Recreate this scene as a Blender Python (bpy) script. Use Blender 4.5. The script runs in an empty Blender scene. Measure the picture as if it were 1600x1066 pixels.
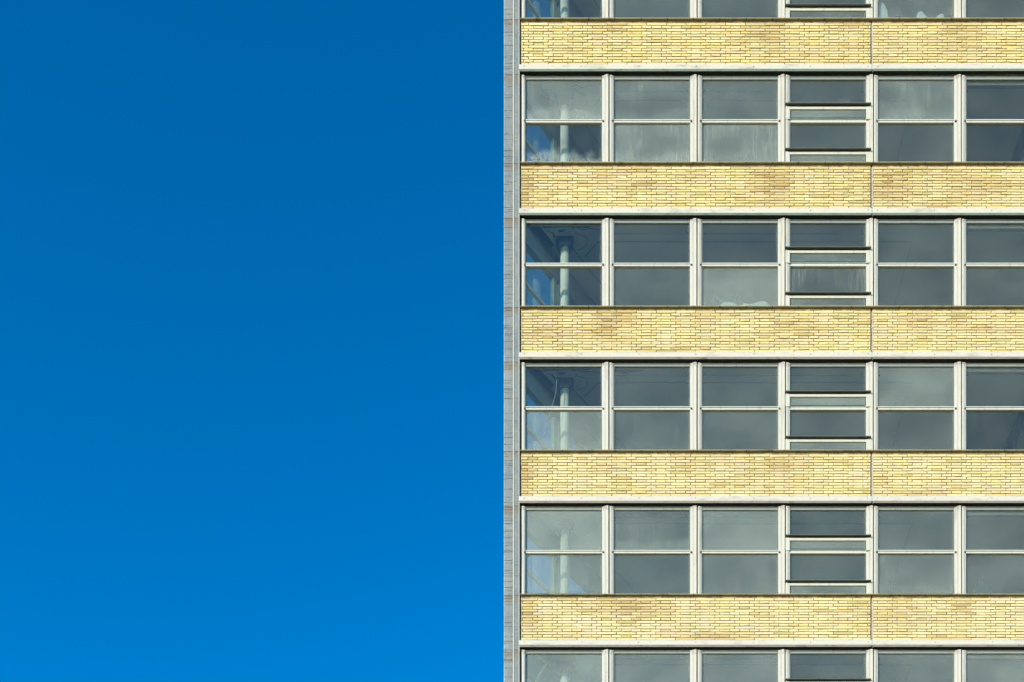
import bpy, math, random
from mathutils import Vector

random.seed(7)
rnd = random.random
def U(a, b): return a + (b - a) * rnd()

# ---------------------------------------------------------------- layout constants (photograph pixels -> metres)
S = 72.6                 # facade scale
F = 1967.0               # lens focal length in photo pixels
D = F / S                # camera to facade plane, 27.1 m
PY0 = 2500.0             # horizon row (below the frame, the lens is shifted up)
CAMZ = 1.6
def X(px): return (px - 800.0) / S
def Z(py): return CAMZ + (PY0 - py) / S
PITCH = 224.7 / S        # storey height 3.09 m

# ---------------------------------------------------------------- camera
sc = bpy.context.scene
C = sc.collection
cam_d = bpy.data.cameras.new('camera')
cam = bpy.data.objects.new('camera', cam_d)
C.objects.link(cam)
cam.location = (0, -D, CAMZ)
cam.rotation_euler = (math.radians(90), 0, 0)
cam_d.sensor_width = 36
cam_d.lens = F / 1600 * 36
cam_d.shift_y = (PY0 - 533) / 1600
cam_d.clip_end = 5000
sc.camera = cam

# ---------------------------------------------------------------- light
SUN_EL, SUN_AZ = 21.5, 45.0          # azimuth: degrees to the left of the facade's outward normal
el, az = math.radians(SUN_EL), math.radians(SUN_AZ)
to_sun = Vector((-math.sin(az) * math.cos(el), -math.cos(az) * math.cos(el), math.sin(el)))
world = bpy.data.worlds.new('World')
sc.world = world
world.use_nodes = True
wn = world.node_tree
bg = wn.nodes['Background']
sky = wn.nodes.new('ShaderNodeTexSky')
sky.sky_type = 'NISHITA'
sky.sun_disc = False
sky.sun_elevation = el
sky.sun_rotation = math.atan2(to_sun.x, to_sun.y)
sky.altitude = 0
sky.air_density = 1.0
sky.dust_density = 0.0
sky.ozone_density = 1.3
hs = wn.nodes.new('ShaderNodeHueSaturation')
hs.inputs['Hue'].default_value = 0.4905
hs.inputs['Saturation'].default_value = 1.24
hs.inputs['Value'].default_value = 1.0
gam = wn.nodes.new('ShaderNodeGamma')           # deep, contrasty blue of the photograph, the same curve over the whole sky
gam.inputs[1].default_value = 1.75
wn.links.new(sky.outputs[0], gam.inputs[0])
wn.links.new(gam.outputs[0], hs.inputs['Color'])
wn.links.new(hs.outputs[0], bg.inputs[0])
bg.inputs[1].default_value = 0.075
sun_d = bpy.data.lights.new('sun', 'SUN')
sun_d.energy = 3.9
sun_d.angle = math.radians(0.5)
sun_d.color = (1.0, 0.915, 0.77)
sun = bpy.data.objects.new('sun', sun_d)
C.objects.link(sun)
sun.location = to_sun * 60
sun.rotation_euler = to_sun.to_track_quat('Z', 'Y').to_euler()
sc.view_settings.view_transform = 'Standard'
sc.view_settings.look = 'None'
sc.view_settings.exposure = 0.78
sc.view_settings.gamma = 1.0
sc.cycles.max_bounces = 10
sc.cycles.diffuse_bounces = 5
sc.cycles.transparent_max_bounces = 16
sc.cycles.use_denoising = True

# ---------------------------------------------------------------- material helpers
def new_mat(name):
    m = bpy.data.materials.new(name)
    m.use_nodes = True
    nt = m.node_tree
    b = nt.nodes['Principled BSDF']
    return m, nt, b
class N:
    """tiny node-wiring helper"""
    def __init__(s, nt): s.nt = nt
    def add(s, t, **kw):
        n = s.nt.nodes.new(t)
        for k, v in kw.items(): setattr(n, k, v)
        return n
    def link(s, a, b): s.nt.links.new(a, b)
    def val(s, sock, v):
        if hasattr(v, 'is_output'): s.link(v, sock)
        else: sock.default_value = v
    def math(s, op, a, b=0.0, clamp=False):
        n = s.add('ShaderNodeMath', operation=op); n.use_clamp = clamp
        s.val(n.inputs[0], a); s.val(n.inputs[1], b)
        return n.outputs[0]
    def mix(s, f, a, b, mode='MIX'):
        n = s.add('ShaderNodeMix', data_type='RGBA', blend_type=mode)
        s.val(n.inputs[0], f)
        s.val(n.inputs[6], a if hasattr(a, 'is_output') else (*a, 1))
        s.val(n.inputs[7], b if hasattr(b, 'is_output') else (*b, 1))
        return n.outputs[2]
    def noise(s, vec, scale, detail=4, rough=0.55, w=None):
        n = s.add('ShaderNodeTexNoise')
        if w is not None:
            n.noise_dimensions = '4D'; s.val(n.inputs['W'], w)
        s.link(vec, n.inputs['Vector'])
        n.inputs['Scale'].default_value = scale
        n.inputs['Detail'].default_value = detail
        n.inputs['Roughness'].default_value = rough
        return n.outputs[0]
    def ramp(s, v, a, b, lo=0.0, hi=1.0):
        n = s.add('ShaderNodeMapRange'); n.interpolation_type = 'SMOOTHSTEP'
        s.val(n.inputs[0], v)
        n.inputs[1].default_value = a; n.inputs[2].default_value = b
        n.inputs[3].default_value = lo; n.inputs[4].default_value = hi
        return n.outputs[0]
    def scale(s, vec, sc3):
        n = s.add('ShaderNodeMapping'); s.link(vec, n.inputs[0]); n.inputs[3].default_value = sc3
        return n.outputs[0]
    def pos(s): return s.add('ShaderNodeNewGeometry').outputs['Position']
    def bump(s, b, h, strength, dist):
        n = s.add('ShaderNodeBump'); n.inputs['Strength'].default_value = strength
        n.inputs['Distance'].default_value = dist
        s.link(h, n.inputs['Height']); s.link(n.outputs[0], b.inputs['Normal'])

def simple(name, col, rough=0.6, var=0.12, scale=6.0, stretch=(1, 1, 1), dark=None, spec=0.3):
    m, nt, b = new_mat(name); n = N(nt)
    v = n.scale(n.pos(), stretch)
    f = n.ramp(n.noise(v, scale, 6), 0.3, 0.75)
    d = dark or tuple(c * (1 - var) for c in col)
    n.link(n.mix(f, col, d), b.inputs['Base Color'])
    b.inputs['Roughness'].default_value = rough
    b.inputs['Specular IOR Level'].default_value = spec
    return m

def mat_brick(name, from_object):
    m, nt, b = new_mat(name); n = N(nt)
    if from_object:
        tint = n.add('ShaderNodeObjectInfo').outputs['Color']
    else:
        tint = n.add('ShaderNodeAttribute', attribute_name='tint').outputs['Color']
    p = n.pos()
    grain = n.noise(p, 55, 5, 0.7)
    smear = n.noise(n.scale(p, (2.2, 1, 14)), 2.2, 6, 0.65)
    c = n.mix(n.ramp(grain, 0.45, 0.8, 0, 0.5), tint, (0.30, 0.19, 0.055))
    c = n.mix(n.ramp(smear, 0.54, 0.74, 0, 0.6), c, (0.36, 0.22, 0.07))
    big = n.noise(p, 0.9, 3, 0.5)
    c = n.mix(n.ramp(big, 0.55, 0.8, 0, 0.25), c, (0.36, 0.27, 0.09))
    n.link(c, b.inputs['Base Color'])
    b.inputs['Roughness'].default_value = 0.75
    b.inputs['Specular IOR Level'].default_value = 0.2
    n.bump(b, grain, 0.6, 0.006)
    return m
M = {}
M['brick'] = mat_brick('brick_piece', True)
M['bricks'] = mat_brick('brick_mass', False)

m, nt, b = new_mat('mortar'); n = N(nt); p = n.pos()
g = n.noise(p, 26, 5, 0.7); g2 = n.noise(n.scale(p, (3, 1, 3)), 1.6, 5, 0.6)
c = n.mix(n.ramp(g, 0.42, 0.66), (0.27, 0.19, 0.08), (0.085, 0.056, 0.024))
c = n.mix(n.ramp(g2, 0.50, 0.64, 0, 0.75), c, (0.44, 0.33, 0.135))
n.link(c, b.inputs['Base Color']); b.inputs['Roughness'].default_value = 0.95
n.bump(b, g, 0.8, 0.004)
M['mortar'] = m

def mat_paint(name, col, dirt, amount, streak=(14, 1, 0.7), rough=0.45, tips=False):
    m, nt, b = new_mat(name); n = N(nt); p = n.pos()
    s = n.noise(n.scale(p, streak), 1.5, 7, 0.65)
    f = n.noise(p, 22, 6, 0.7)
    c = n.mix(n.ramp(s, 0.5, 0.78, 0, amount), col, dirt)
    c = n.mix(n.ramp(f, 0.6, 0.72, 0, amount * 0.8), c, tuple(d * 0.55 for d in dirt))
    if tips:
        sp_ = n.add('ShaderNodeSeparateXYZ'); n.link(n.add('ShaderNodeTexCoord').outputs['Generated'], sp_.inputs[0])
        tip = n.math('MULTIPLY', n.ramp(sp_.outputs[2], 0.93, 0.985), n.ramp(n.noise(n.scale(p, (20, 1, 8)), 2, 4), .4, .6))
        c = n.mix(n.math('MULTIPLY', tip, .8), c, (0.20, 0.165, 0.125))
    n.link(c, b.inputs['Base Color']); b.inputs['Roughness'].default_value = rough
    b.inputs['Specular IOR Level'].default_value = 0.35
    n.bump(b, f, 0.15, 0.003)
    return m
M['mullion'] = mat_paint('weathered_white_paint', (0.48, 0.428, 0.34), (0.25, 0.20, 0.15), 0.85, tips=True)
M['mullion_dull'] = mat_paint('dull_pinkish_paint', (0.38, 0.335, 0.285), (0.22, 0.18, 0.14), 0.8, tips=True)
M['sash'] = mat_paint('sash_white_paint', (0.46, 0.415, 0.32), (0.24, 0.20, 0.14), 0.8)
M['lintel'] = mat_paint('lintel_white_metal', (0.47, 0.415, 0.345), (0.26, 0.215, 0.185), 0.85, (1.2, 1, 3))
M['drip'] = mat_paint('mossy_drip_edge', (0.13, 0.15, 0.095), (0.03, 0.04, 0.018), 0.95, (2.5, 1, 4), 0.8)  # moss green, darkened further for the shade under the lintel
M['drip_rust'] = mat_paint('rusty_drip_edge', (0.21, 0.165, 0.12), (0.05, 0.032, 0.02), 0.95, (2.5, 1, 4), 0.8)
M['sill'] = mat_paint('sill_metal', (0.27, 0.205, 0.085), (0.07, 0.045, 0.015), 0.9, (3, 1, 3), 0.6)
M['hood'] = mat_paint('hood_metal', (0.085, 0.08, 0.05), (0.03, 0.027, 0.014), 0.8, (3, 1, 3), 0.5)
M['sash_dark'] = mat_paint('shaded_sash_paint', (0.21, 0.205, 0.175), (0.09, 0.08, 0.06), 0.7)  # sash paint with the shade of head and stiles put into its colour
M['soffit'] = simple('dark_soffit', (0.022, 0.022, 0.016), 0.9, 0.4, 10)  # black shadow line under the lintel, put into the soffit colour
M['bead'] = mat_paint('pale_bead', (0.36, 0.35, 0.285), (0.22, 0.185, 0.13), 0.7, (8, 1, 1.2))
M['sealant'] = simple('pinkish_sealant', (0.52, 0.42, 0.33), 0.8, 0.3, 30)
M['rust'] = simple('rusty_steel', (0.13, 0.07, 0.04), 0.8, 0.5, 20)
M['screw'] = simple('rusty_screw', (0.05, 0.04, 0.035), 0.5)
M['ceiling'] = simple('ceiling_paint', (0.58, 0.535, 0.43), 0.8, 0.16, 1.3)
M['room'] = simple('room_wall_paint', (0.30, 0.30, 0.27), 0.8, 0.12, 2)
M['floor'] = simple('dusty_floor', (0.25, 0.215, 0.155), 0.7, 0.3, 1.5)
M['column'] = simple('column_paint', (0.42, 0.41, 0.385), 0.6, 0.1, 6)
M['capital'] = simple('shade_dark_capital', (0.085, 0.11, 0.135), 0.8, 0.35, 14)  # shade on the capital below the lintel, put into a dark slate colour
M['end_wall'] = simple('end_wall_paint', (0.17, 0.19, 0.20), 0.8, 0.2, 4)
M['edge_line'] = simple('edge_line_grey', (0.16, 0.18, 0.18), 0.6)
M['bare'] = simple('bare_ceiling_patch', (0.035, 0.05, 0.07), 0.9, 0.4, 12)
M['duct'] = simple('blue_duct_paint', (0.012, 0.022, 0.05), 0.4, 0.2, 8)
M['sun_band'] = simple('sun_band_paint', (0.14, 0.125, 0.09), 0.6, 0.3, 5)
M['gasket'] = simple('dark_gasket', (0.03, 0.035, 0.033), 0.7)
M['roof'] = simple('roof_felt', (0.08, 0.08, 0.08), 0.9)
M['sheet'] = simple('white_plastic_sheet', (0.36, 0.40, 0.385), 0.35, 0.15, 14)
M['heap'] = simple('dark_fabric', (0.018, 0.02, 0.018), 0.9, 0.3, 10)
M['cable'] = simple('pale_cable', (0.22, 0.24, 0.25), 0.5)

# corner cladding: grey sheet metal, dented across, stained at its upper joint
m, nt, b = new_mat('grey_sheet_metal'); n = N(nt); p = n.pos()
gen = n.add('ShaderNodeTexCoord').outputs['Generated']
sep = n.add('ShaderNodeSeparateXYZ'); n.link(gen, sep.inputs[0])
dent = n.noise(n.scale(p, (1.2, 1, 17)), 2.0, 5, 0.6)
fine = n.noise(p, 40, 4, 0.6)
line = n.ramp(n.math('ABSOLUTE', n.math('SUBTRACT', dent, 0.5)), 0.0, 0.014, 1, 0)
cloud = n.noise(n.scale(p, (1, 1, 0.6)), 3.0, 5, 0.6)
c = n.mix(n.ramp(cloud, 0.35, 0.7), (0.160, 0.162, 0.148), (0.215, 0.205, 0.175))
c = n.mix(n.math('MULTIPLY', line, n.ramp(n.noise(p, 2.5, 3), .35, .6, .1, .75)), c, (0.055, 0.06, 0.058))
stain = n.math('MULTIPLY', n.ramp(sep.outputs[2], 0.84, 0.98), n.ramp(n.noise(p, 9, 5, 0.65), 0.30, 0.55))
c = n.mix(n.math('MULTIPLY', stain, 1.0), c, (0.17, 0.128, 0.078))
n.link(c, b.inputs['Base Color'])
b.inputs['Metallic'].default_value = 0.0
b.inputs['Roughness'].default_value = 0.42
n.bump(b, dent, 0.25, 0.02)
M['cladding'] = m

# window glass: tinted clear glass under a film of dust and condensation that also paints in cloud reflections.  Object colour: R film, G vertical runs, B splash along the foot
m, nt, b = new_mat('dusty_glass'); n = N(nt)
out = nt.nodes['Material Output']
oi = n.add('ShaderNodeObjectInfo')
rgb = n.add('ShaderNodeSeparateColor'); n.link(oi.outputs['Color'], rgb.inputs[0])
tc = n.add('ShaderNodeTexCoord')
oc = tc.outputs['Object']; gen = tc.outputs['Generated']
w = n.math('MULTIPLY', oi.outputs['Random'], 37.0)
cloud = n.noise(n.scale(oc, (0.8, 1, 1.2)), 1.1, 4, 0.5, w)
runs = n.noise(n.scale(oc, (48, 1, 1.6)), 1.0, 8, 0.7, w)
speck = n.noise(oc, 38, 4, 0.75, w)
soft = n.noise(oc, 2.6, 3, 0.55, w)
fine = n.noise(n.scale(oc, (6, 1, 2)), 2.0, 6, 0.65, w)
sep = n.add('ShaderNodeSeparateXYZ'); n.link(gen, sep.inputs[0])
film = n.math('MULTIPLY', rgb.outputs[0], n.ramp(cloud, 0.25, 0.75, 0.72, 1.28))
film = n.math('ADD', film, n.math('MULTIPLY', rgb.outputs[1], n.math('MULTIPLY', n.ramp(runs, 0.45, 0.72, 0.0, 0.8), n.ramp(cloud, 0.35, 0.6, 0.2, 1))))
foot = n.ramp(n.math('ADD', sep.outputs[2], n.math('MULTIPLY', n.math('SUBTRACT', soft, 0.5), 0.7)), 0.34, 0.10)
sp = n.math('MULTIPLY', foot, n.ramp(speck, 0.42, 0.60, 0.12, 1.0))
film = n.math('ADD', film, n.math('MULTIPLY', rgb.outputs[2], sp))
# dust gathered in the corners and along the edges
ex = n.math('MINIMUM', sep.outputs[0], n.math('SUBTRACT', 1.0, sep.outputs[0]))
ez = n.math('MINIMUM', sep.outputs[2], n.math('SUBTRACT', 1.0, sep.outputs[2]))
edge = n.ramp(n.math('ADD', n.math('MINIMUM', ex, ez), n.math('MULTIPLY', n.math('SUBTRACT', fine, 0.5), 0.06)), 0.0, 0.04, 0.05, 0.0)
film = n.math('ADD', film, edge)
film = n.math('MINIMUM', n.math('MAXIMUM', film, 0.0), 0.8)
tr = n.add('ShaderNodeBsdfTransparent'); tr.inputs[0].default_value = (0.865, 0.905, 0.86, 1)
gl = n.add('ShaderNodeBsdfGlossy'); gl.inputs['Roughness'].default_value = 0.03; gl.inputs[0].default_value = (0.95, 1, 0.90, 1)
fr = n.add('ShaderNodeFresnel')
bf = n.add('ShaderNodeNewGeometry').outputs['Backfacing']          # thin pane: the same reflectance from either side
n.link(n.math('SUBTRACT', 1.5, n.math('MULTIPLY', bf, 1.5 - 1 / 1.5)), fr.inputs[0])
df = n.add('ShaderNodeBsdfDiffuse'); df.inputs[0].default_value = (0.53, 0.548, 0.46, 1)
m1 = n.add('ShaderNodeMixShader'); n.link(fr.outputs[0], m1.inputs[0]); n.link(tr.outputs[0], m1.inputs[1]); n.link(gl.outputs[0], m1.inputs[2])
m2 = n.add('ShaderNodeMixShader'); n.link(film, m2.inputs[0]); n.link(m1.outputs[0], m2.inputs[1]); n.link(df.outputs[0], m2.inputs[2])
n.link(m2.outputs[0], out.inputs[0])
nt.nodes.remove(b)
M['glass'] = m

# ---------------------------------------------------------------- mesh helpers
class MB:
    def __init__(s): s.v = []; s.f = []; s.m = []
    def box(s, x0, x1, y0, y1, z0, z1, mi=0):
        i = len(s.v)
        s.v += [(x0, y0, z0), (x1, y0, z0), (x1, y1, z0), (x0, y1, z0), (x0, y0, z1), (x1, y0, z1), (x1, y1, z1), (x0, y1, z1)]
        s.f += [(i, i+3, i+2, i+1), (i+4, i+5, i+6, i+7), (i, i+1, i+5, i+4), (i+1, i+2, i+6, i+5), (i+2, i+3, i+7, i+6), (i+3, i, i+4, i+7)]
        s.m += [mi] * 6
        return s
    def prism_x(s, prof, x0, x1, mats=None):
        """prof: (y, z) points, counter-clockwise seen from -x"""
        i = len(s.v); k = len(prof)
        s.v += [(x0, y, z) for y, z in prof] + [(x1, y, z) for y, z in prof]
        for a in range(k):
            b_ = (a + 1) % k
            s.f.append((i+a, i+b_, i+k+b_, i+k+a)); s.m.append(mats[a] if mats else 0)
        s.f.append(tuple(i + a for a in reversed(range(k)))); s.m.append(0)
        s.f.append(tuple(i + k + a for a in range(k))); s.m.append(0)
        return s
    def prism_z(s, prof, z0, z1, mi=0):
        """prof: (x, y) counter-clockwise seen from above"""
        i = len(s.v); k = len(prof)
        s.v += [(x, y, z0) for x, y in prof] + [(x, y, z1) for x, y in prof]
        for a in range(k):
            b_ = (a + 1) % k
            s.f.append((i+a, i+b_, i+k+b_, i+k+a)); s.m.append(mi)
        s.f.append(tuple(i + a for a in reversed(range(k)))); s.m.append(mi)
        s.f.append(tuple(i + k + a for a in range(k))); s.m.append(mi)
        return s
    def lathe(s, prof, seg=28):
        """prof: (r, z) from bottom to top, round the z axis"""
        i = len(s.v); k = len(prof)
        for r, z in prof:
            for q in range(seg):
                t = 2 * math.pi * q / seg
                s.v.append((r * math.cos(t), r * math.sin(t), z))
        for a in range(k - 1):
            for q in range(seg):
                q2 = (q + 1) % seg
                s.f.append((i+a*seg+q, i+a*seg+q2, i+(a+1)*seg+q2, i+(a+1)*seg+q)); s.m.append(0)
        s.f.append(tuple(i + q for q in reversed(range(seg)))); s.m.append(0)
        s.f.append(tuple(i + (k-1)*seg + q for q in range(seg))); s.m.append(0)
        return s
    def tube(s, pts, r, seg=8):
        pts = [Vector(p) for p in pts]; i = len(s.v)
        for a, p in enumerate(pts):
            d = (pts[min(a+1, len(pts)-1)] - pts[max(a-1, 0)]).normalized()
            up = Vector((0, 0, 1)) if abs(d.z) < 0.9 else Vector((1, 0, 0))
            e1 = d.cross(up).normalized(); e2 = e1.cross(d)
            for q in range(seg):
                t = 2 * math.pi * q / seg
                s.v.append(tuple(p + e1 * r * math.cos(t) + e2 * r * math.sin(t)))
        for a in range(len(pts) - 1):
            for q in range(seg):
                q2 = (q + 1) % seg
                s.f.append((i+a*seg+q, i+a*seg+q2, i+(a+1)*seg+q2, i+(a+1)*seg+q)); s.m.append(0)
        s.f.append(tuple(i + q for q in reversed(range(seg)))); s.m.append(0)
        s.f.append(tuple(i + (len(pts)-1)*seg + q for q in range(seg))); s.m.append(0)
        return s
    def mesh(s, name, mats, smooth=False):
        me = bpy.data.meshes.new(name)
        me.from_pydata(s.v, [], s.f)
        for mt in (mats if isinstance(mats, (list, tuple)) else [mats]): me.materials.append(M[mt])
        me.polygons.foreach_set('material_index', s.m)
        if smooth: me.polygons.foreach_set('use_smooth', [True] * len(s.f))
        me.update()
        return me

def link(name, me, parent=None, loc=(0, 0, 0), rot=None):
    o = bpy.data.objects.new(name, me)
    C.objects.link(o)
    o.parent = parent
    o.location = loc
    if rot: o.rotation_euler = rot
    return o
def tag(o, label, cat=None, kind=None, group=None):
    if label: o['label'] = label
    if cat: o['category'] = cat
    if kind: o['kind'] = kind
    if group: o['group'] = group
    return o

# ---------------------------------------------------------------- setting: the ground
gm, nt, b = new_mat('paving'); n = N(nt); p = n.pos()
c = n.mix(n.ramp(n.noise(p, 0.6, 6), 0.35, 0.7), (0.17, 0.16, 0.145), (0.11, 0.105, 0.095))
n.link(c, b.inputs['Base Color']); b.inputs['Roughness'].default_value = 0.9
M['paving'] = gm
g = link('ground', MB().box(-1500, 1500, -1500, 1500, -0.5, 0).mesh('ground', 'paving'))
tag(g, 'grey paving far below at the foot of the building', kind='structure')

# ---------------------------------------------------------------- the building
BL = bpy.data.objects.new('office_building', None)
C.objects.link(BL)
BL.location = (0, 0, 0)
tag(BL, 'tall office block of yellow brick bands and white-framed ribbon windows against the blue sky', 'building')
XL, XR = X(814.2), X(2010)           # brick run: from the cladding to beyond the frame
XJ = X(1361.0)                       # movement joint
ROWS = range(0, 6)                   # storeys in view, top one first
def zrow(py_row1, r): return Z(py_row1 + 224.7 * (r - 1))
A = 0.90                             # the end wall runs back to the right (sharp corner of the plan)
def xs(y): return X(815.5) + A * (y - 0.08)
BACK = 7.0

# ---- brick bands: mortar backing, bricks, movement joint
def brick_verts(x0, x1, z0, z1, front, j):
    c = 0.0035
    def q(v): return v + U(-j, j) + (U(-j, j) if rnd() < .25 else 0)
    a = [(q(x0), q(z0)), (q(x1), q(z0)), (q(x1), q(z1)), (q(x0), q(z1))]
    cx = [(a[0][0]+c, a[0][1]+c), (a[1][0]-c, a[1][1]+c), (a[2][0]-c, a[2][1]-c), (a[3][0]+c, a[3][1]-c)]
    v = [(p[0], front + U(0, 0.002), p[1]) for p in cx] + [(p[0], front + 0.004, p[1]) for p in a] + [(p[0], 0.02, p[1]) for p in a]
    f = [(0, 1, 2, 3)]
    for k in range(4):
        k2 = (k + 1) % 4
        f.append((4+k, 4+k2, k2, k)); f.append((8+k, 8+k2, 4+k2, 4+k))
    return v, f
STAINS = [(1212, 285, 30, 34, .62), (955, 502, 32, 26, .62), (818, 290, 18, 60, .6), (820, 735, 20, 50, .45), (818, 510, 18, 40, .4),
          (1225, 512, 36, 20, .35), (1430, 500, 26, 14, .5), (860, 520, 40, 12, .4), (985, 948, 64, 16, .5), (822, 960, 18, 50, .4), (1400, 960, 60, 30, .25), (1500, 60, 50, 40, .2),
          (1195, 52, 30, 26, .42), (1385, 290, 44, 36, .5), (1530, 290, 50, 20, .4), (1205, 730, 70, 30, .25), (1120, 995, 90, 8, .4), (1540, 1000, 90, 8, .3)]
for _r in range(-1, 6):
    for _b in range(1, 8):
        STAINS.append((949 + 137.8 * (_b - 1) + U(-12, 12), 262 + 224.7 * (_r - 1) + U(0, 14), U(14, 34), U(8, 26), U(.05, .42)))
    for _q in range(7):
        STAINS.append((U(815, 1640), 260 + 224.7 * (_r - 1) + random.choice((2, 4, 66, 64, 30)), U(20, 70), U(4, 9), U(.15, .42)))
def tint(px, py):
    t = rnd()
    g_ = min(1.0, max(0.0, py / 1066))        # more golden at the top, paler towards the bottom
    base = [0.590 + .025 * g_, 0.450 + .025 * g_, 0.190 + .045 * g_]
    # lower bands a touch paler than the upper ones
    k = U(0.93, 1.06)
    c = [base[0]*k, base[1]*k*U(0.975, 1.02), base[2]*k*U(0.8, 1.25)]
    if t < 0.03: c = [0.53*k, 0.38*k, 0.14*k]
    elif t < 0.10: c = [0.62, 0.52, 0.25]
    elif t < 0.13: c = [0.47, 0.37, 0.14]
    s = 0.0
    for sx, sy, rx, ry, a in STAINS:
        s = max(s, a * math.exp(-((px-sx)/rx)**2 - ((py-sy)/ry)**2))
    s = min(.85, s * U(0.5, 1.7))
    st = (0.33, 0.195, 0.065)
    return tuple(c[i]*(1-s) + st[i]*s for i in range(3))
CH = 4.40 / S                        # course height
STR, HDR = 30.8 / S, 15.4 / S        # stretcher / header pitch
all_bricks = []                      # (band, x0, x1, z0, z1, is_full_stretcher, px, py)
bands = []
for r in range(-1, 6):               # band below storey r
    top = 260.3 + 224.7 * (r - 1)
    zt, zb = Z(top), Z(top + 68.2)
    bands.append((r, zt, zb))
    ncourse = 16
    for k in range(ncourse):
        z1 = zt - k * CH; z0 = max(z1 - CH, zb - 0.01)
        if z1 - z0 < 0.02: continue
        stretcher = (k % 2 == 0)
        for seg, (sx0, sx1) in enumerate(((XL, XJ - 0.004), (XJ + 0.036, XR))):
            pit = STR if stretcher else HDR
            first = (X(826) if stretcher else X(833.6)) + r * 0.031 + (0.07 * (r % 3)) - 40 * STR
            x = first
            while x < sx1:
                a0, a1 = max(x, sx0), min(x + pit, sx1)
                if a1 - a0 > 0.035:
                    px, py = 800 + S * (a0 + a1) / 2, top + k * 4.4 + 2.2
                    full = stretcher and (a1 - a0) > pit * 0.98 and 800 + S*a1 < 1598 and 2 < py < 1064 and z1 - z0 > CH * .98
                    all_bricks.append((r, a0, a1, z0, z1, full, px, py))
                x += pit
full = sorted([i for i, q in enumerate(all_bricks) if q[5]], key=lambda i: (-all_bricks[i][0], all_bricks[i][6] // 130, all_bricks[i][7]))
single = set(full[:300])
band_obj = {}
for r, zt, zb in bands:
    mb = MB()
    z0 = zrow(112.8, r + 1); z1 = zt + 0.05
    # mortar face sits 9 mm behind the brick face, recessed further at the movement joint
    mb.box(XL - 0.005, XJ - 0.001, 0.0125, 0.2, z0, z1).box(XJ + 0.034, XR, 0.0125, 0.2, z0, z1).box(XJ - 0.001, XJ + 0.034, 0.045, 0.2, z0, z1, 1)
    o = link('brick_band', mb.mesh('brick_band', ['mortar', 'gasket']), BL)
    band_obj[r] = o
    # sealant bead, a little broken
    sm = MB(); z = zb
    while z < zt - 0.02:
        h = U(0.05, 0.16); z2 = min(z + h, zt - 0.004)
        sm.box(XJ + 0.021 + U(-.003, .003), XJ + 0.037, 0.004 + U(0, .003), 0.046, z, z2 - 0.0005)
        z = z2
    link('joint_sealant', sm.mesh('joint_sealant', 'sealant'), o)
mass_v, mass_f, mass_c = [], [], []
variants = []
for k in range(24):
    v, f = brick_verts(-STR/2 + .0090, STR/2 - .0090, -CH/2 + .0075, CH/2 - .0075, 0.0, 0.0030)
    me = bpy.data.meshes.new('brick'); me.from_pydata(v, [], f); me.materials.append(M['brick']); me.update()
    variants.append(me)
for i, (r, x0, x1, z0, z1, fl, px, py) in enumerate(all_bricks):
    t = tint(px, py)
    if i in single:
        o = link('brick', random.choice(variants), band_obj[r], ((x0+x1)/2 + U(-.002, .002), U(-.003, .002), (z0+z1)/2 + U(-.001, .001)), (0, U(-.004, .004), 0))
        o.color = (*t, 1)
    else:
        gx, gz = U(.0062, .0125), U(.0062, .0092)
        v, f = brick_verts(x0 + gx, x1 - gx, z0 + gz, z1 - gz, U(-.004, .003), 0.0030)
        n0 = len(mass_v)
        mass_v += v; mass_f += [tuple(n0 + q for q in ff) for ff in f]
        mass_c += [(*t, 1)] * len(v)
me = bpy.data.meshes.new('bricks'); me.from_pydata(mass_v, [], mass_f)
me.materials.append(M['bricks'])
ca = me.color_attributes.new('tint', 'FLOAT_COLOR', 'POINT')
ca.data.foreach_set('color', [x for c4 in mass_c for x in c4])
me.update()
tag(link('brick_courses', me, BL), 'courses of yellow brick laid in alternating long and short rows', kind='stuff')

# ---- white lintel strips with a dark drip edge, and the sills
screw_me = MB().lathe([(0.0085, 0), (0.0085, 0.004), (0.004, 0.007)], 8).mesh('screw', 'screw')
TT = 1.0
for r in range(0, 7):
    zt, zb = zrow(102.6, r), zrow(113.2, r) - 0.0
    yf = -0.028
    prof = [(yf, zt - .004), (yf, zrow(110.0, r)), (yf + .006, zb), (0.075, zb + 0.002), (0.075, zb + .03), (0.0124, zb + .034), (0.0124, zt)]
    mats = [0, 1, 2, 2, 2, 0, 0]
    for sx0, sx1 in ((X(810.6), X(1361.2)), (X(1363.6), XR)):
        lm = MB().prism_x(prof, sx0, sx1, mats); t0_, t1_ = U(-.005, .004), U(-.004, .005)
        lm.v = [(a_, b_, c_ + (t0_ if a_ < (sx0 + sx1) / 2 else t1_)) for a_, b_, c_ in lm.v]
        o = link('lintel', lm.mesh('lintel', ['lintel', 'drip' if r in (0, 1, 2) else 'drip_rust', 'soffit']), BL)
        px = 819.0 if sx0 < 2 else 1370.5
        while px < (1359 if sx0 < 2 else 1640):
            link('screw', screw_me, o, (X(px) + U(-.01, .01), yf, zrow(106.2, r) + U(-.006, .006)), (math.radians(90), 0, 0))
            px += 89.4
    link('lintel_joint_plate', MB().box(X(1361.1), X(1363.7), yf + .004, .0, zrow(110.5, r), zt - .002).mesh('lintel_joint_plate', 'bead'), BL)
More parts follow.
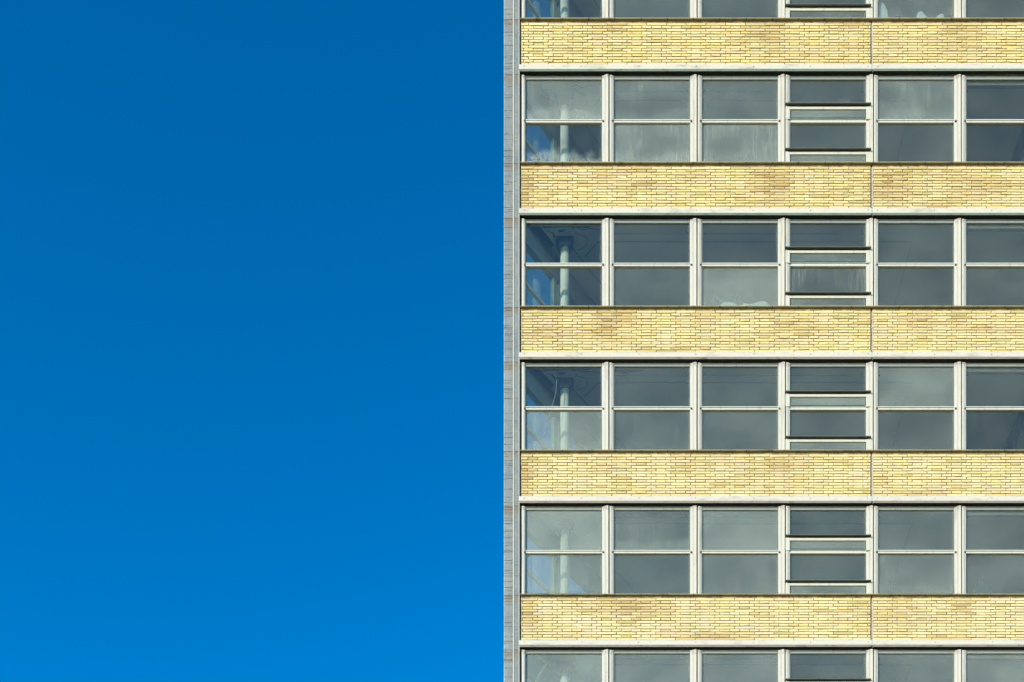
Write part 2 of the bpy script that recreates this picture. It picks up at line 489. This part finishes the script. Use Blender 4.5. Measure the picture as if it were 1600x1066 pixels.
for r in range(-1, 6):
    zt = zrow(255.6, r)
    for sx0, sx1 in ((X(813.2), X(1361.2)), (X(1361.9), XR)):
        prof = [(-.036, zt), (-.036, zt - .013), (-.031, zt - .018), (0.1, zt - .018), (0.1, zt + .030), (0.03, zt + .022)]
        o = link('sill', MB().prism_x(prof, sx0, sx1).mesh('sill', 'sill'), BL)
        # lap joints in the sill metal
        px = 837 if sx0 < 2 else 1404
        while px < (1355 if sx0 < 2 else 1610):
            link('sill_clip', MB().box(X(px), X(px + 1.2), -.0375, .0, zt - .0195, zt - .008).mesh('sill_clip', 'gasket'), o)
            px += 41.0

# ---- corner cladding
def clad(py0, py1):
    z1, z0 = Z(py0 + .35), Z(py1 - .35)
    # left leaf: sheet creased across; right leaf: nearly flat
    for xa, xb, dent_ in ((X(787.2), X(801.4), 1.0), (X(803.2), X(810.4), .35)):
        lev = [(z0, 0.0)]; z = z0
        while z < z1 - .05:
            z = min(z + (U(.018, .05) if rnd() < .5 else U(.05, .13)), z1 - .03)
            o_ = U(-.0035, .0035) * dent_
            lev.append((z, o_))
            if rnd() < .6:                    # a sharp crease
                lev += [(z + .003, o_ + U(.004, .010) * dent_), (z + .009, o_ - U(0, .004) * dent_)]; z += .009
        lev = [q for q in lev if q[0] < z1 - .002] + [(z1, 0.0)]
        mb = MB(); wob = 0.0
        cols = [(xa, .012), (xa + .014, .002), (xa + (xb - xa) * .5, 0), (xb - .012, 0), (xb, .004)]
        for zz_, o_ in lev:
            for q, (cx, cy) in enumerate(cols):
                mb.v.append((cx, -.022 + cy + o_ * (0.25 if q in (0, 4) else U(.6, 1.2)), zz_ + (U(-.004, .004) if 0 < q < 4 and z0 < zz_ < z1 else 0)))
        kc = len(cols)
        for a in range(len(lev) - 1):
            for q in range(kc - 1):
                i = a * kc + q
                mb.f.append((i, i + 1, i + kc + 1, i + kc)); mb.m.append(0)
        me = mb.mesh('cladding_panel', 'cladding')
        o = link('cladding_panel', me, BL)
        so = o.modifiers.new('thickness', 'SOLIDIFY'); so.thickness = .02; so.offset = -1
st = []
for r in range(-1, 8):
    st += [118 + 224.7 * (r - 1), 257.5 + 224.7 * (r - 1)]
for p0, p1 in zip(st, st[1:]): clad(p0, p1)
ztop, zbot = Z(st[0]), Z(st[-1])
link('cladding_bead', MB().box(X(801.2), X(803.4), -.030, .30, zbot, ztop).mesh('cladding_bead', 'bead'), BL)
link('cladding_edge', MB().box(X(810.2), X(811.6), -.024, .30, zbot, ztop).mesh('cladding_edge', 'bead'), BL)
link('cladding_core', MB().box(X(787.3), X(810.1), .014, .29, 0, ztop + .01).mesh('cladding_core', 'bead'), BL)
link('corner_post', MB().box(X(811.6), X(815.0), .028, .22, zbot, ztop).mesh('corner_post', 'gasket'), BL)

# ---- windows
P = lambda py, y=0.0: -(py - 119.0) / S + y * TT     # local height in a window for a photo row, seen at depth y
def window_mesh(wd, vent):
    mb = MB()
    st = 1.9 / S
    zb, zt = P(256.2, .05), P(117.5, .05)
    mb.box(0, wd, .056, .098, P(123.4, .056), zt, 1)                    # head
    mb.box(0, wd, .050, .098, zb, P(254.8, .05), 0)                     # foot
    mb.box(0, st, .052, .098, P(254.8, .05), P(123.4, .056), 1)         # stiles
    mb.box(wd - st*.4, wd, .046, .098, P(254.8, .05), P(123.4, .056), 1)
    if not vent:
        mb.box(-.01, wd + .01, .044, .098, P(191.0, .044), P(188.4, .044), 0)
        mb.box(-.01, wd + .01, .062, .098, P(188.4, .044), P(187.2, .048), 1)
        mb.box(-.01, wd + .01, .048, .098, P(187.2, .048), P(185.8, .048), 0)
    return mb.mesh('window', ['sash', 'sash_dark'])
def pane_mesh(wd, p0, p1, y=.076):
    return MB().box(0.004, wd - .004, y, y + .006, P(p1, y), P(p0, y)).mesh('pane', 'glass')
def gasket_mesh(wd, p0, p1, y0=.070):
    st = 1.9 / S; y1 = y0 + .014
    a, b_ = P(p1, y0), P(p0, y0); g_ = .007
    mb = MB()
    mb.box(st, wd - st*.4, y0, y1, b_ - g_, b_); mb.box(st, wd - st*.4, y0, y1, a, a + g_)
    mb.box(st, st + g_, y0, y1, a + g_, b_ - g_); mb.box(wd - st*.4 - g_, wd - st*.4, y0, y1, a + g_, b_ - g_)
    return mb.mesh('gasket', 'gasket')
def hood_mesh(wd, py):
    # projecting metal drip hood over a vent light
    z = P(py, -.012)
    prof = [(-.038, z + .002), (-.038, z - .010), (-.034, z - .014), (.070, z + .008), (.070, z + .030)]
    return MB().prism_x(prof, X(1227.2) - X(1233.9), X(1360.6) - X(1233.9)).mesh('hood', 'hood')
def vent_frame_mesh(wd, p0, p1, foot):
    mb = MB(); y0 = .006
    l, r_ = X(1227.4) - X(1233.9), X(1361.0) - X(1233.9)
    a, b_ = P(p1, y0), P(p0, y0)
    mb.box(l, 0.0, y0, .034, a, b_); mb.box(wd - .012, r_, y0, .034, a, b_)
    mb.box(0, wd - .012, .010, .034, P(p0 + 4.0, .010), P(p0, .010))
    if foot: mb.box(0, wd - .012, y0 + .004, .097, a, a + foot / S)
    return mb.mesh('vent_frame', 'sash')

GL_STD, GL_FIRST = X(1078.9) - X(958.4), X(941.1) - X(820.2)
win = {'std': window_mesh(GL_STD, False), 'first': window_mesh(GL_FIRST, False), 'vent': window_mesh(GL_STD, True)}
pans = {k: (pane_mesh(w_, 122, 188), pane_mesh(w_, 190, 256)) for k, w_ in (('std', GL_STD), ('first', GL_FIRST))}
gsk = {k: (gasket_mesh(w_, 123.4, 186.2), gasket_mesh(w_, 191.6, 254.6)) for k, w_ in (('std', GL_STD), ('first', GL_FIRST))}
VP = [(122, 166), (169, 186), (190, 236), (240, 256)]
vpan = [pane_mesh(GL_STD - (.012 if q % 2 else 0), a, b_, .026 if q % 2 else .076) for q, (a, b_) in enumerate(VP)]
VG = [(123.4, 163), (170.2, 184.2), (191.6, 234), (241, 254.6)]
vgas = [gasket_mesh(GL_STD - (.012 if q % 2 else 0), a, b_, .0215 if q % 2 else .070) for q, (a, b_) in enumerate(VG)]
vhood = [hood_mesh(GL_STD, 162.6), hood_mesh(GL_STD, 233.4)]
vfr = [vent_frame_mesh(GL_STD, 166.5, 185.8, 0), vent_frame_mesh(GL_STD, 237.0, 256.0, 0)]
vtr = MB().box(X(1227.4) - X(1233.9), X(1361.0) - X(1233.9), .040, .097, P(191.0, .040), P(187.4, .040)).box(X(1227.4) - X(1233.9), X(1361.0) - X(1233.9), .048, .097, P(187.4, .040), P(184.2, .048)).mesh('transom', 'sash')

# glass condition per storey and bay: (film, runs, splash) for upper and lower pane
GLASS = {
    (0, 1): ((.03, 0, 0), (.02, .02, 0)), (0, 2): ((.05, 0, 0), (.06, .03, 0)), (0, 5): ((.05, 0, 0), (.08, .03, .05)),
    (1, 1): ((.11, .05, .16), (.015, .03, .26)), (1, 2): ((.09, .16, .05), (.12, .20, .10)), (1, 3): ((.07, .08, 0), (.13, .22, .08)),
    (1, 5): ((.10, .16, .08), (.05, .02, 0)), (1, 6): ((.03, .0, 0), (.02, .02, .0)),
    (2, 1): ((.008, .0, .0), (.02, .02, .0)), (2, 2): ((.03, .01, 0), (.055, .02, 0)), (2, 3): ((.03, .0, 0), (.14, .03, .06)),
    (2, 5): ((.045, .0, 0), (.05, .01, 0)), (2, 6): ((.04, .0, 0), (.05, .02, .0)),
    (3, 1): ((.012, .0, .0), (.12, .03, .08)), (3, 2): ((.04, .0, 0), (.06, .03, .03)), (3, 3): ((.05, .0, 0), (.07, .03, 0)),
    (3, 5): ((.12, .02, 0), (.06, .03, 0)), (3, 6): ((.04, .0, 0), (.022, .03, .0)),
    (4, 1): ((.16, .07, .05), (.12, .09, .05)), (4, 2): ((.08, .10, .08), (.06, .03, 0)), (4, 3): ((.13, .02, .05), (.10, .05, .03)),
    (4, 5): ((.09, .05, 0), (.11, .08, .05)), (4, 6): ((.07, .02, 0), (.08, .03, .02)),
    (5, 1): ((.15, .03, 0), (.12, .05, 0)), (5, 2): ((.12, .04, 0), (.1, 0, 0)), (5, 3): ((.11, .04, 0), (.1, 0, 0)),
    (5, 5): ((.10, .03, 0), (.1, 0, 0)), (5, 6): ((.13, .02, 0), (.1, 0, 0)),
}
VENT_GLASS = {0: [(.05, 0, 0), (.1, .05, 0), (.05, 0, 0), (.09, .14, .1)], 1: [(.045, .02, .05), (.12, .08, 0), (.05, .01, 0), (.14, .05, .1)],  # film on the small vent panes also paints in bright cloud reflections
              2: [(.035, 0, 0), (.08, .16, .1), (.06, .2, 0), (.09, .18, .1)], 3: [(.05, 0, 0), (.14, .05, 0), (.055, 0, 0), (.14, .06, 0)],
              4: [(.05, .03, 0), (.13, .05, 0), (.06, 0, 0), (.13, .06, 0)], 5: [(.06, .03, 0), (.13, .05, 0), (.06, 0, 0), (.13, .06, 0)]}
# a mullion: two posts with a shadow gap between them, uneven tops
def mullion_mesh():
    z0, z1 = P(256.0, .03), P(117.8, .03)
    k = lambda a: (a - 941.1) / S
    mb = MB()
    mb.box(k(941.1), k(944.4), .030, .09, z0, z1)
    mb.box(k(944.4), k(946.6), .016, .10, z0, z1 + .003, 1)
    mb.box(k(946.6), k(950.6), .010, .10, z0, z1 + .006)
    mb.box(k(950.6), k(952.7), .085, .10, z0, z1, 2)
    mb.box(k(952.7), k(954.6), .014, .10, z0, z1 - .004)
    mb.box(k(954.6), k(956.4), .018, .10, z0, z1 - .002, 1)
    mb.box(k(956.4), k(958.4), .030, .09, z0, z1)
    return mb.mesh('mullion', ['mullion', 'mullion_dull', 'gasket'])
mul_me = mullion_mesh()
def end_frame_mesh():
    z0, z1 = P(256.0, .03), P(117.8, .03)
    k = lambda a: (a - 815.0) / S
    return MB().box(k(814.2), k(815.4), .030, .09, z0, z1).box(k(815.4), k(818.6), .012, .09, z0, z1 - .004).box(k(818.6), k(820.2), .026, .09, z0, z1).mesh('end_frame', 'mullion')
end_me = end_frame_mesh()
NB = 9
cleat_me = MB().box(0, 2.6 / S, .004, .05, P(188.9, .01), P(187.7, .01)).mesh('cleat', 'rust')
for r in ROWS:
    zh = zrow(119.0, r)
    link('end_frame', end_me, BL, (X(815.0), 0, zh))
    for bay in range(1, NB):
        x0 = X(820.2) if bay == 1 else X(958.4 + 137.8 * (bay - 2))
        kind = 'first' if bay == 1 else 'vent' if bay == 4 else 'std'
        w_ = link('window', win[kind], BL, (x0, 0, zh))
        link('mullion', mul_me, BL, (X(941.1 + 137.8 * (bay - 1)) + U(-.004, .004), U(-.003, .002), zh + U(-.004, .003)), (0, U(-.0012, .0012), 0))
        if kind == 'vent':
            for q in range(4):
                o = link('pane', vpan[q], w_); o.color = (*VENT_GLASS[r][q], 1)
                link('gasket', vgas[q], w_)
            for q in range(2):
                link('hood', vhood[q], w_); link('vent_frame', vfr[q], w_)
            link('transom', vtr, w_)
        else:
            cnd = GLASS.get((r, bay), ((.05, .02, 0), (.06, .02, 0)))
            for q in range(2):
                o = link('pane', pans[kind][q], w_); o.color = (*cnd[q], 1)
                link('gasket', gsk[kind][q], w_)
            link('cleat', cleat_me, w_, (-2.6 / S if bay > 1 else -1.2 / S, 0, 0)); link('cleat', cleat_me, w_, ((GL_FIRST if bay == 1 else GL_STD) + .1 / S, 0, 0))

# ---- rooms behind the glass: slabs, ceilings, columns, end wall
u = Vector((A, 1, 0)).normalized(); nrm = Vector((1, -A, 0)).normalized()
P0 = Vector((X(815.5), .08, 0))
def wp(s_, t_): q = P0 + u * s_ + nrm * t_; return (q.x, q.y)
def wall_box(mb, s0, s1, t0, t1, z0, z1):
    mb.prism_z([wp(s0, t0), wp(s0, t1), wp(s1, t1), wp(s1, t0)][::-1], z0, z1)
LW = (BACK - .08) / u.y
for r in range(-1, 6):
    # slab between storey r and storey r+1
    zc = zrow(119.0, r + 1) + 0.115                 # ceiling of storey r+1
    zf = zrow(256.0, r) - 0.62                      # floor of storey r
    plan = [(xs(.2) + .02, .2), (XR, .2), (XR, BACK), (xs(BACK) + .02, BACK)]
    link('floor_slab', MB().prism_z(plan, zc + .02, zf).mesh('floor_slab', 'floor'), BL)
    plan2 = [(xs(.205) + .03, .205), (XR - .01, .205), (XR - .01, BACK - .01), (xs(BACK - .01) + .03, BACK - .01)]
    link('ceiling', MB().prism_z(plan2, zc - .002, zc + .019).mesh('ceiling', 'ceiling'), BL)
    # bulkhead down-stand just behind the window head
    link('bulkhead', MB().box(X(822), XR - .01, .102, .2, zrow(119.0, r + 1) + 0.075, zc + .018).mesh('bulkhead', 'ceiling'), BL)
for r in ROWS:
    zc = zrow(119.0, r) + 0.113
    zf = zrow(256.0, r) - 0.62
    link('back_wall', MB().box(xs(BACK), XR, BACK - .02, BACK + .1, zf, zc).mesh('back_wall', 'room'), BL)
    link('party_wall', MB().box(XR - .02, XR + .1, .2, BACK, zf, zc).mesh('party_wall', 'room'), BL)
    link('window_board', MB().box(X(822), XR - .03, .105, .34, zrow(256.0, r) - .03, zrow(256.0, r)).mesh('window_board', 'room'), BL)
    # mushroom column by the corner
    zz = zf
    h = zc - zf
    col = link('column', MB().lathe([(.098, 0), (.098, h - .10)], 32).mesh('column', 'column', True), BL, (1.158, .53, zf + .001))
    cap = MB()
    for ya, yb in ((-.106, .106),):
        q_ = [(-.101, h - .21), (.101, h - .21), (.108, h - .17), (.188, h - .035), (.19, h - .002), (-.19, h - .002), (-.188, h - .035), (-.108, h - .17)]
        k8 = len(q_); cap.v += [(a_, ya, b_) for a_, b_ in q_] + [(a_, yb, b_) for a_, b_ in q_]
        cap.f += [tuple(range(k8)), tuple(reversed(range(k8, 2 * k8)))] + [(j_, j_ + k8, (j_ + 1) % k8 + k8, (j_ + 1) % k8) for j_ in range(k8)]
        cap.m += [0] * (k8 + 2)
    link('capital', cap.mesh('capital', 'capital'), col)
    # end wall: deep header, low sill wall, glazing with white posts, sky beyond
    mb = MB(); wall_box(mb, .05, LW, -.06, .06, zc - .50, zc + .01)
    wall_box(mb, .05, LW, -.06, .06, zf, zf + .62)
    ew = link('end_wall', mb.mesh('end_wall', 'end_wall'), BL)
    mb = MB(); s_ = 1.06
    while s_ < LW - .3:
        wall_box(mb, s_ - .045, s_ + .045, -.055, .055, zf + .62, zc - .50)
        wall_box(mb, s_ + .12, s_ + .19, -.055, .055, zf + .62, zc - .50)
        s_ += 1.9
    wall_box(mb, .06, LW, -.03, .03, zf + 1.27, zf + 1.33)
    ew2 = link('end_window', mb.mesh('end_window', 'mullion'), BL)
    mb = MB(); wall_box(mb, .05, LW, -.004, .002, zf + .60, zc - .48)
    o = link('pane', mb.mesh('end_pane', 'glass'), ew2); o.color = (.02, .01, .02, 1)
    # thin tubes standing in for edges and grooves of the ceiling panels
    zk = zc - .012
    link('ceiling_edge_line', MB().tube([(1.62, .84, zk), (1.9, .53, zk), (8.77, .53, zk), (8.83, 2.6, zk)], .009).mesh('ceiling_edge_line', 'edge_line', True), BL)
    link('ceiling_edge_line', MB().tube([(1.93, .37, zk), (6.4 + U(-1, 1), .37, zk)], .006).mesh('ceiling_edge_line', 'edge_line', True), BL)
    link('ceiling_edge_line', MB().tube([(1.30, .62, zk), (1.57, .92, zk), (3.3, 2.84, zk)], .008).mesh('ceiling_edge_line', 'edge_line', True), BL)
    link('ceiling_edge_line', MB().tube([(.62, .42, zk), (2.6, 2.62, zk)], .010).mesh('ceiling_edge_line', 'edge_line', True), BL)
    # ceiling hooks
    for hx in (3.80, 4.20, 7.62, 7.98, 9.9):
        hp = [(hx, .33, zc), (hx, .33, zc - .035), (hx + .02, .33, zc - .05), (hx + .035, .33, zc - .035)]
        link('ceiling_hook', MB().tube(hp, .012).mesh('ceiling_hook', 'gasket', True), BL)
    if r in (1, 3):
        link('ceiling_duct', MB().box(11.40, 11.56, .75, 4.5, zc - .13, zc - .003).mesh('ceiling_duct', 'duct'), BL)
        link('duct_strip', MB().box(11.63, 11.67, .75, 4.5, zc - .06, zc - .003).mesh('duct_strip', 'column'), BL)
    # box added to catch the sun as a pale band, right of the movement joint
    link('sun_band_box', MB().box(X(1510), XR - .05, .104, .17, zrow(119.0, r) - .072, zrow(119.0, r) + .07).mesh('sun_band_box', 'sun_band'), BL)
    # bare patches where the ceiling plaster has come away
    def patch(pts, zoff):
        pts = [(x + U(-.008, .008), y + U(-.008, .008)) for x, y in pts]
        link('bare_patch', MB().prism_z(pts, zc - .004 - zoff, zc).mesh('bare_patch', 'bare'), BL)
    if r in (1, 2, 3):
        patch([(.40, .23), (.62, .23), (.66, .30), (.78, .42), (.93, .60), (.86, .66), (.70, .50)], 0)
    if r in (2, 3):
        patch([(.64, .225), (1.75, .225), (1.62, .26), (1.2, .245), (.66, .27)], 0.0015)
        patch([(.86, .33), (.91, .37), (.96, .45), (.90, .44)], 0.001)
        patch([(1.0, .30), (1.18, .30), (1.12, .34), (1.02, .35)], 0.001)
    if r in (1, 2, 3):
        # cracks round the loosened plaster
        for path in ([(1.38, .34), (1.46, .40), (1.60, .43), (1.67, .50), (1.64, .60), (1.55, .68), (1.44, .70)],
                     [(.74, .34), (.82, .33), (.90, .40), (.97, .52), (1.02, .60)],
                     [(1.30, .27), (1.40, .25), (1.52, .30), (1.70, .28), (1.92, .30)]):
            pts = [(x + U(-.012, .012), y + U(-.012, .012), zc - .002) for x, y in path]
            link('plaster_crack', MB().tube(pts, .0055, 5).mesh('plaster_crack', 'bare'), BL)
    if r == 3:
        patch([(1.98, .225), (2.95, .225), (2.7, .30), (2.45, .345), (2.3, .30), (2.05, .31)], 0)
        fl = MB().box(-.13, .13, -.20, .20, -.03, 0).mesh('ceiling_hatch', 'duct')
        link('ceiling_hatch', fl, BL, (8.62, .93, zc - .07), (math.radians(14), math.radians(-9), .2))

# ---- upper and lower body of the block (out of the frame): parapet, roof and the storeys down to the ground
ztop = Z(260.3 + 224.7 * -2) + .05
plan = [(X(812), .012), (XR, .012), (XR, BACK), (xs(BACK) + .02, BACK)]
link('parapet', MB().prism_z(plan, ztop - .02, ztop + 1.0).mesh('parapet', 'mortar'), BL)
zlow = zrow(112.8, 6)
lw = MB()
k = 0
z = zlow
while z > .2:
    z2 = max(z - PITCH * .62, 0)
    lw.prism_z([(X(812), .06), (XR, .06), (XR, BACK), (xs(BACK) + .02, BACK)], z2, z, 1)
    z3 = max(z2 - PITCH * .38, 0)
    if z2 > 0: lw.prism_z([(X(812), .0), (XR, .0), (XR, BACK), (xs(BACK) + .02, BACK)], z3, z2, 0)
    z = z3
link('lower_storeys', lw.mesh('lower_storeys', ['mortar', 'gasket']), BL)

# ---------------------------------------------------------------- loose things in the rooms
def crumple(name, x0, x1, y0, y1, zb, hfun, mat, seed, nx=44, ny=10):
    rr = random.Random(seed)
    wav = [(rr.uniform(3, 16), rr.uniform(0, 6.3), rr.uniform(5, 22), rr.uniform(0, 6.3), rr.uniform(.15, .5)) for _ in range(9)]
    mb = MB()
    for j in range(ny + 1):
        for i in range(nx + 1):
            s_, t_ = i / nx, j / ny
            x, y = x0 + (x1 - x0) * s_, y0 + (y1 - y0) * t_
            dome = math.sin(math.pi * t_) ** .6 * min(1, 6 * s_, 6 * (1 - s_))
            wv = sum(a * math.sin(fx * x + px + fy * y + py) for fx, px, fy, py, a in wav) / 2.2
            mb.v.append((x, y + .015 * wv, zb + max(.002, dome * hfun(s_) * (1 + .35 * wv))))
    for j in range(ny):
        for i in range(nx):
            a = j * (nx + 1) + i
            mb.f.append((a, a + 1, a + nx + 2, a + nx + 1)); mb.m.append(0)
    me = mb.mesh(name, mat, True)
    o = link(name, me)
    sol = o.modifiers.new('thickness', 'SOLIDIFY'); sol.thickness = .002
    return o
zb = zrow(256.0, 2) + .001
o = crumple('plastic_sheet', X(1114), X(1217), .11, .24, zb, lambda s: .27 + .06 * s + .05 * max(0, s - .75) * 4 - .09 * math.exp(-((s - .42) / .06) ** 2), 'sheet', 3)
tag(o, 'crumpled white plastic sheet on the sill behind the third window of the third storey shown', 'plastic sheet')
o = crumple('fabric_heap', X(1108), X(1172), .245, .34, zb, lambda s: .40 + .14 * math.exp(-((s - .72) / .14) ** 2) + .07 * math.exp(-((s - .15) / .08) ** 2), 'heap', 5)
tag(o, 'dark heap of cloth behind the crumpled white plastic sheet', 'cloth')
zb = zrow(256.0, 0) + .001
o = crumple('plastic_sheet', X(1428), X(1488), .11, .24, zb, lambda s: .22 + .14 * math.exp(-((s - .25) / .16) ** 2) + .14 * math.exp(-((s - .75) / .16) ** 2), 'sheet', 11)
tag(o, 'crumpled pale plastic sheet at the foot of the fifth window in the topmost row', 'plastic sheet')
o = crumple('plastic_bag', X(1372), X(1394), .11, .22, zb, lambda s: .56 * math.sin(math.pi * min(1, max(0, s))) ** .4, 'sheet', 17, 20, 10)
tag(o, 'pale plastic bag bunched in the left corner of the fifth topmost window', 'plastic bag')
zb = zrow(256.0, 4) + .001
o = crumple('fabric_heap', X(1518), X(1566), .12, .32, zb, lambda s: .14 + .36 * math.exp(-((s - .42) / .28) ** 2), 'heap', 23)
tag(o, 'dark pointed heap behind the rightmost window of the second lowest window row', 'cloth')
def cable(pts, r, label):
    # smooth the polyline
    q = []
    for i in range(len(pts) - 1):
        p0, p1, p2, p3 = (Vector(pts[max(i-1, 0)]), Vector(pts[i]), Vector(pts[i+1]), Vector(pts[min(i+2, len(pts)-1)]))
        for k in range(8):
            t = k / 8
            q.append(.5 * ((2*p1) + (p2-p0)*t + (2*p0-5*p1+4*p2-p3)*t*t + (3*p1-p0-3*p2+p3)*t*t*t))
    q.append(Vector(pts[-1]))
    o = link('hanging_cable', MB().tube(q, r, 6).mesh('hanging_cable', 'cable', True))
    return tag(o, label, 'cable')
zc3, zs3 = zrow(119.0, 3) + .112, zrow(256.0, 3)
cable([(.98, .26, zc3), (.95, .25, zc3 - .5), (.82, .24, zc3 - .95), (.70, .22, zc3 - 1.35), (.52, .20, zc3 - 1.7), (.36, .18, zs3 + .006)], .008, 'thin cable hanging behind the corner window of the fourth row from the top')
zc5, zs5 = zrow(119.0, 5) + .112, zrow(256.0, 5)
cable([(.86, .24, zc5), (.72, .23, zc5 - .25), (.5, .21, zc5 - .65), (.36, .19, zc5 - 1.2), (.34, .18, zs5 + .008)], .016, 'thick pale cable slanting behind the corner window at the lower edge')
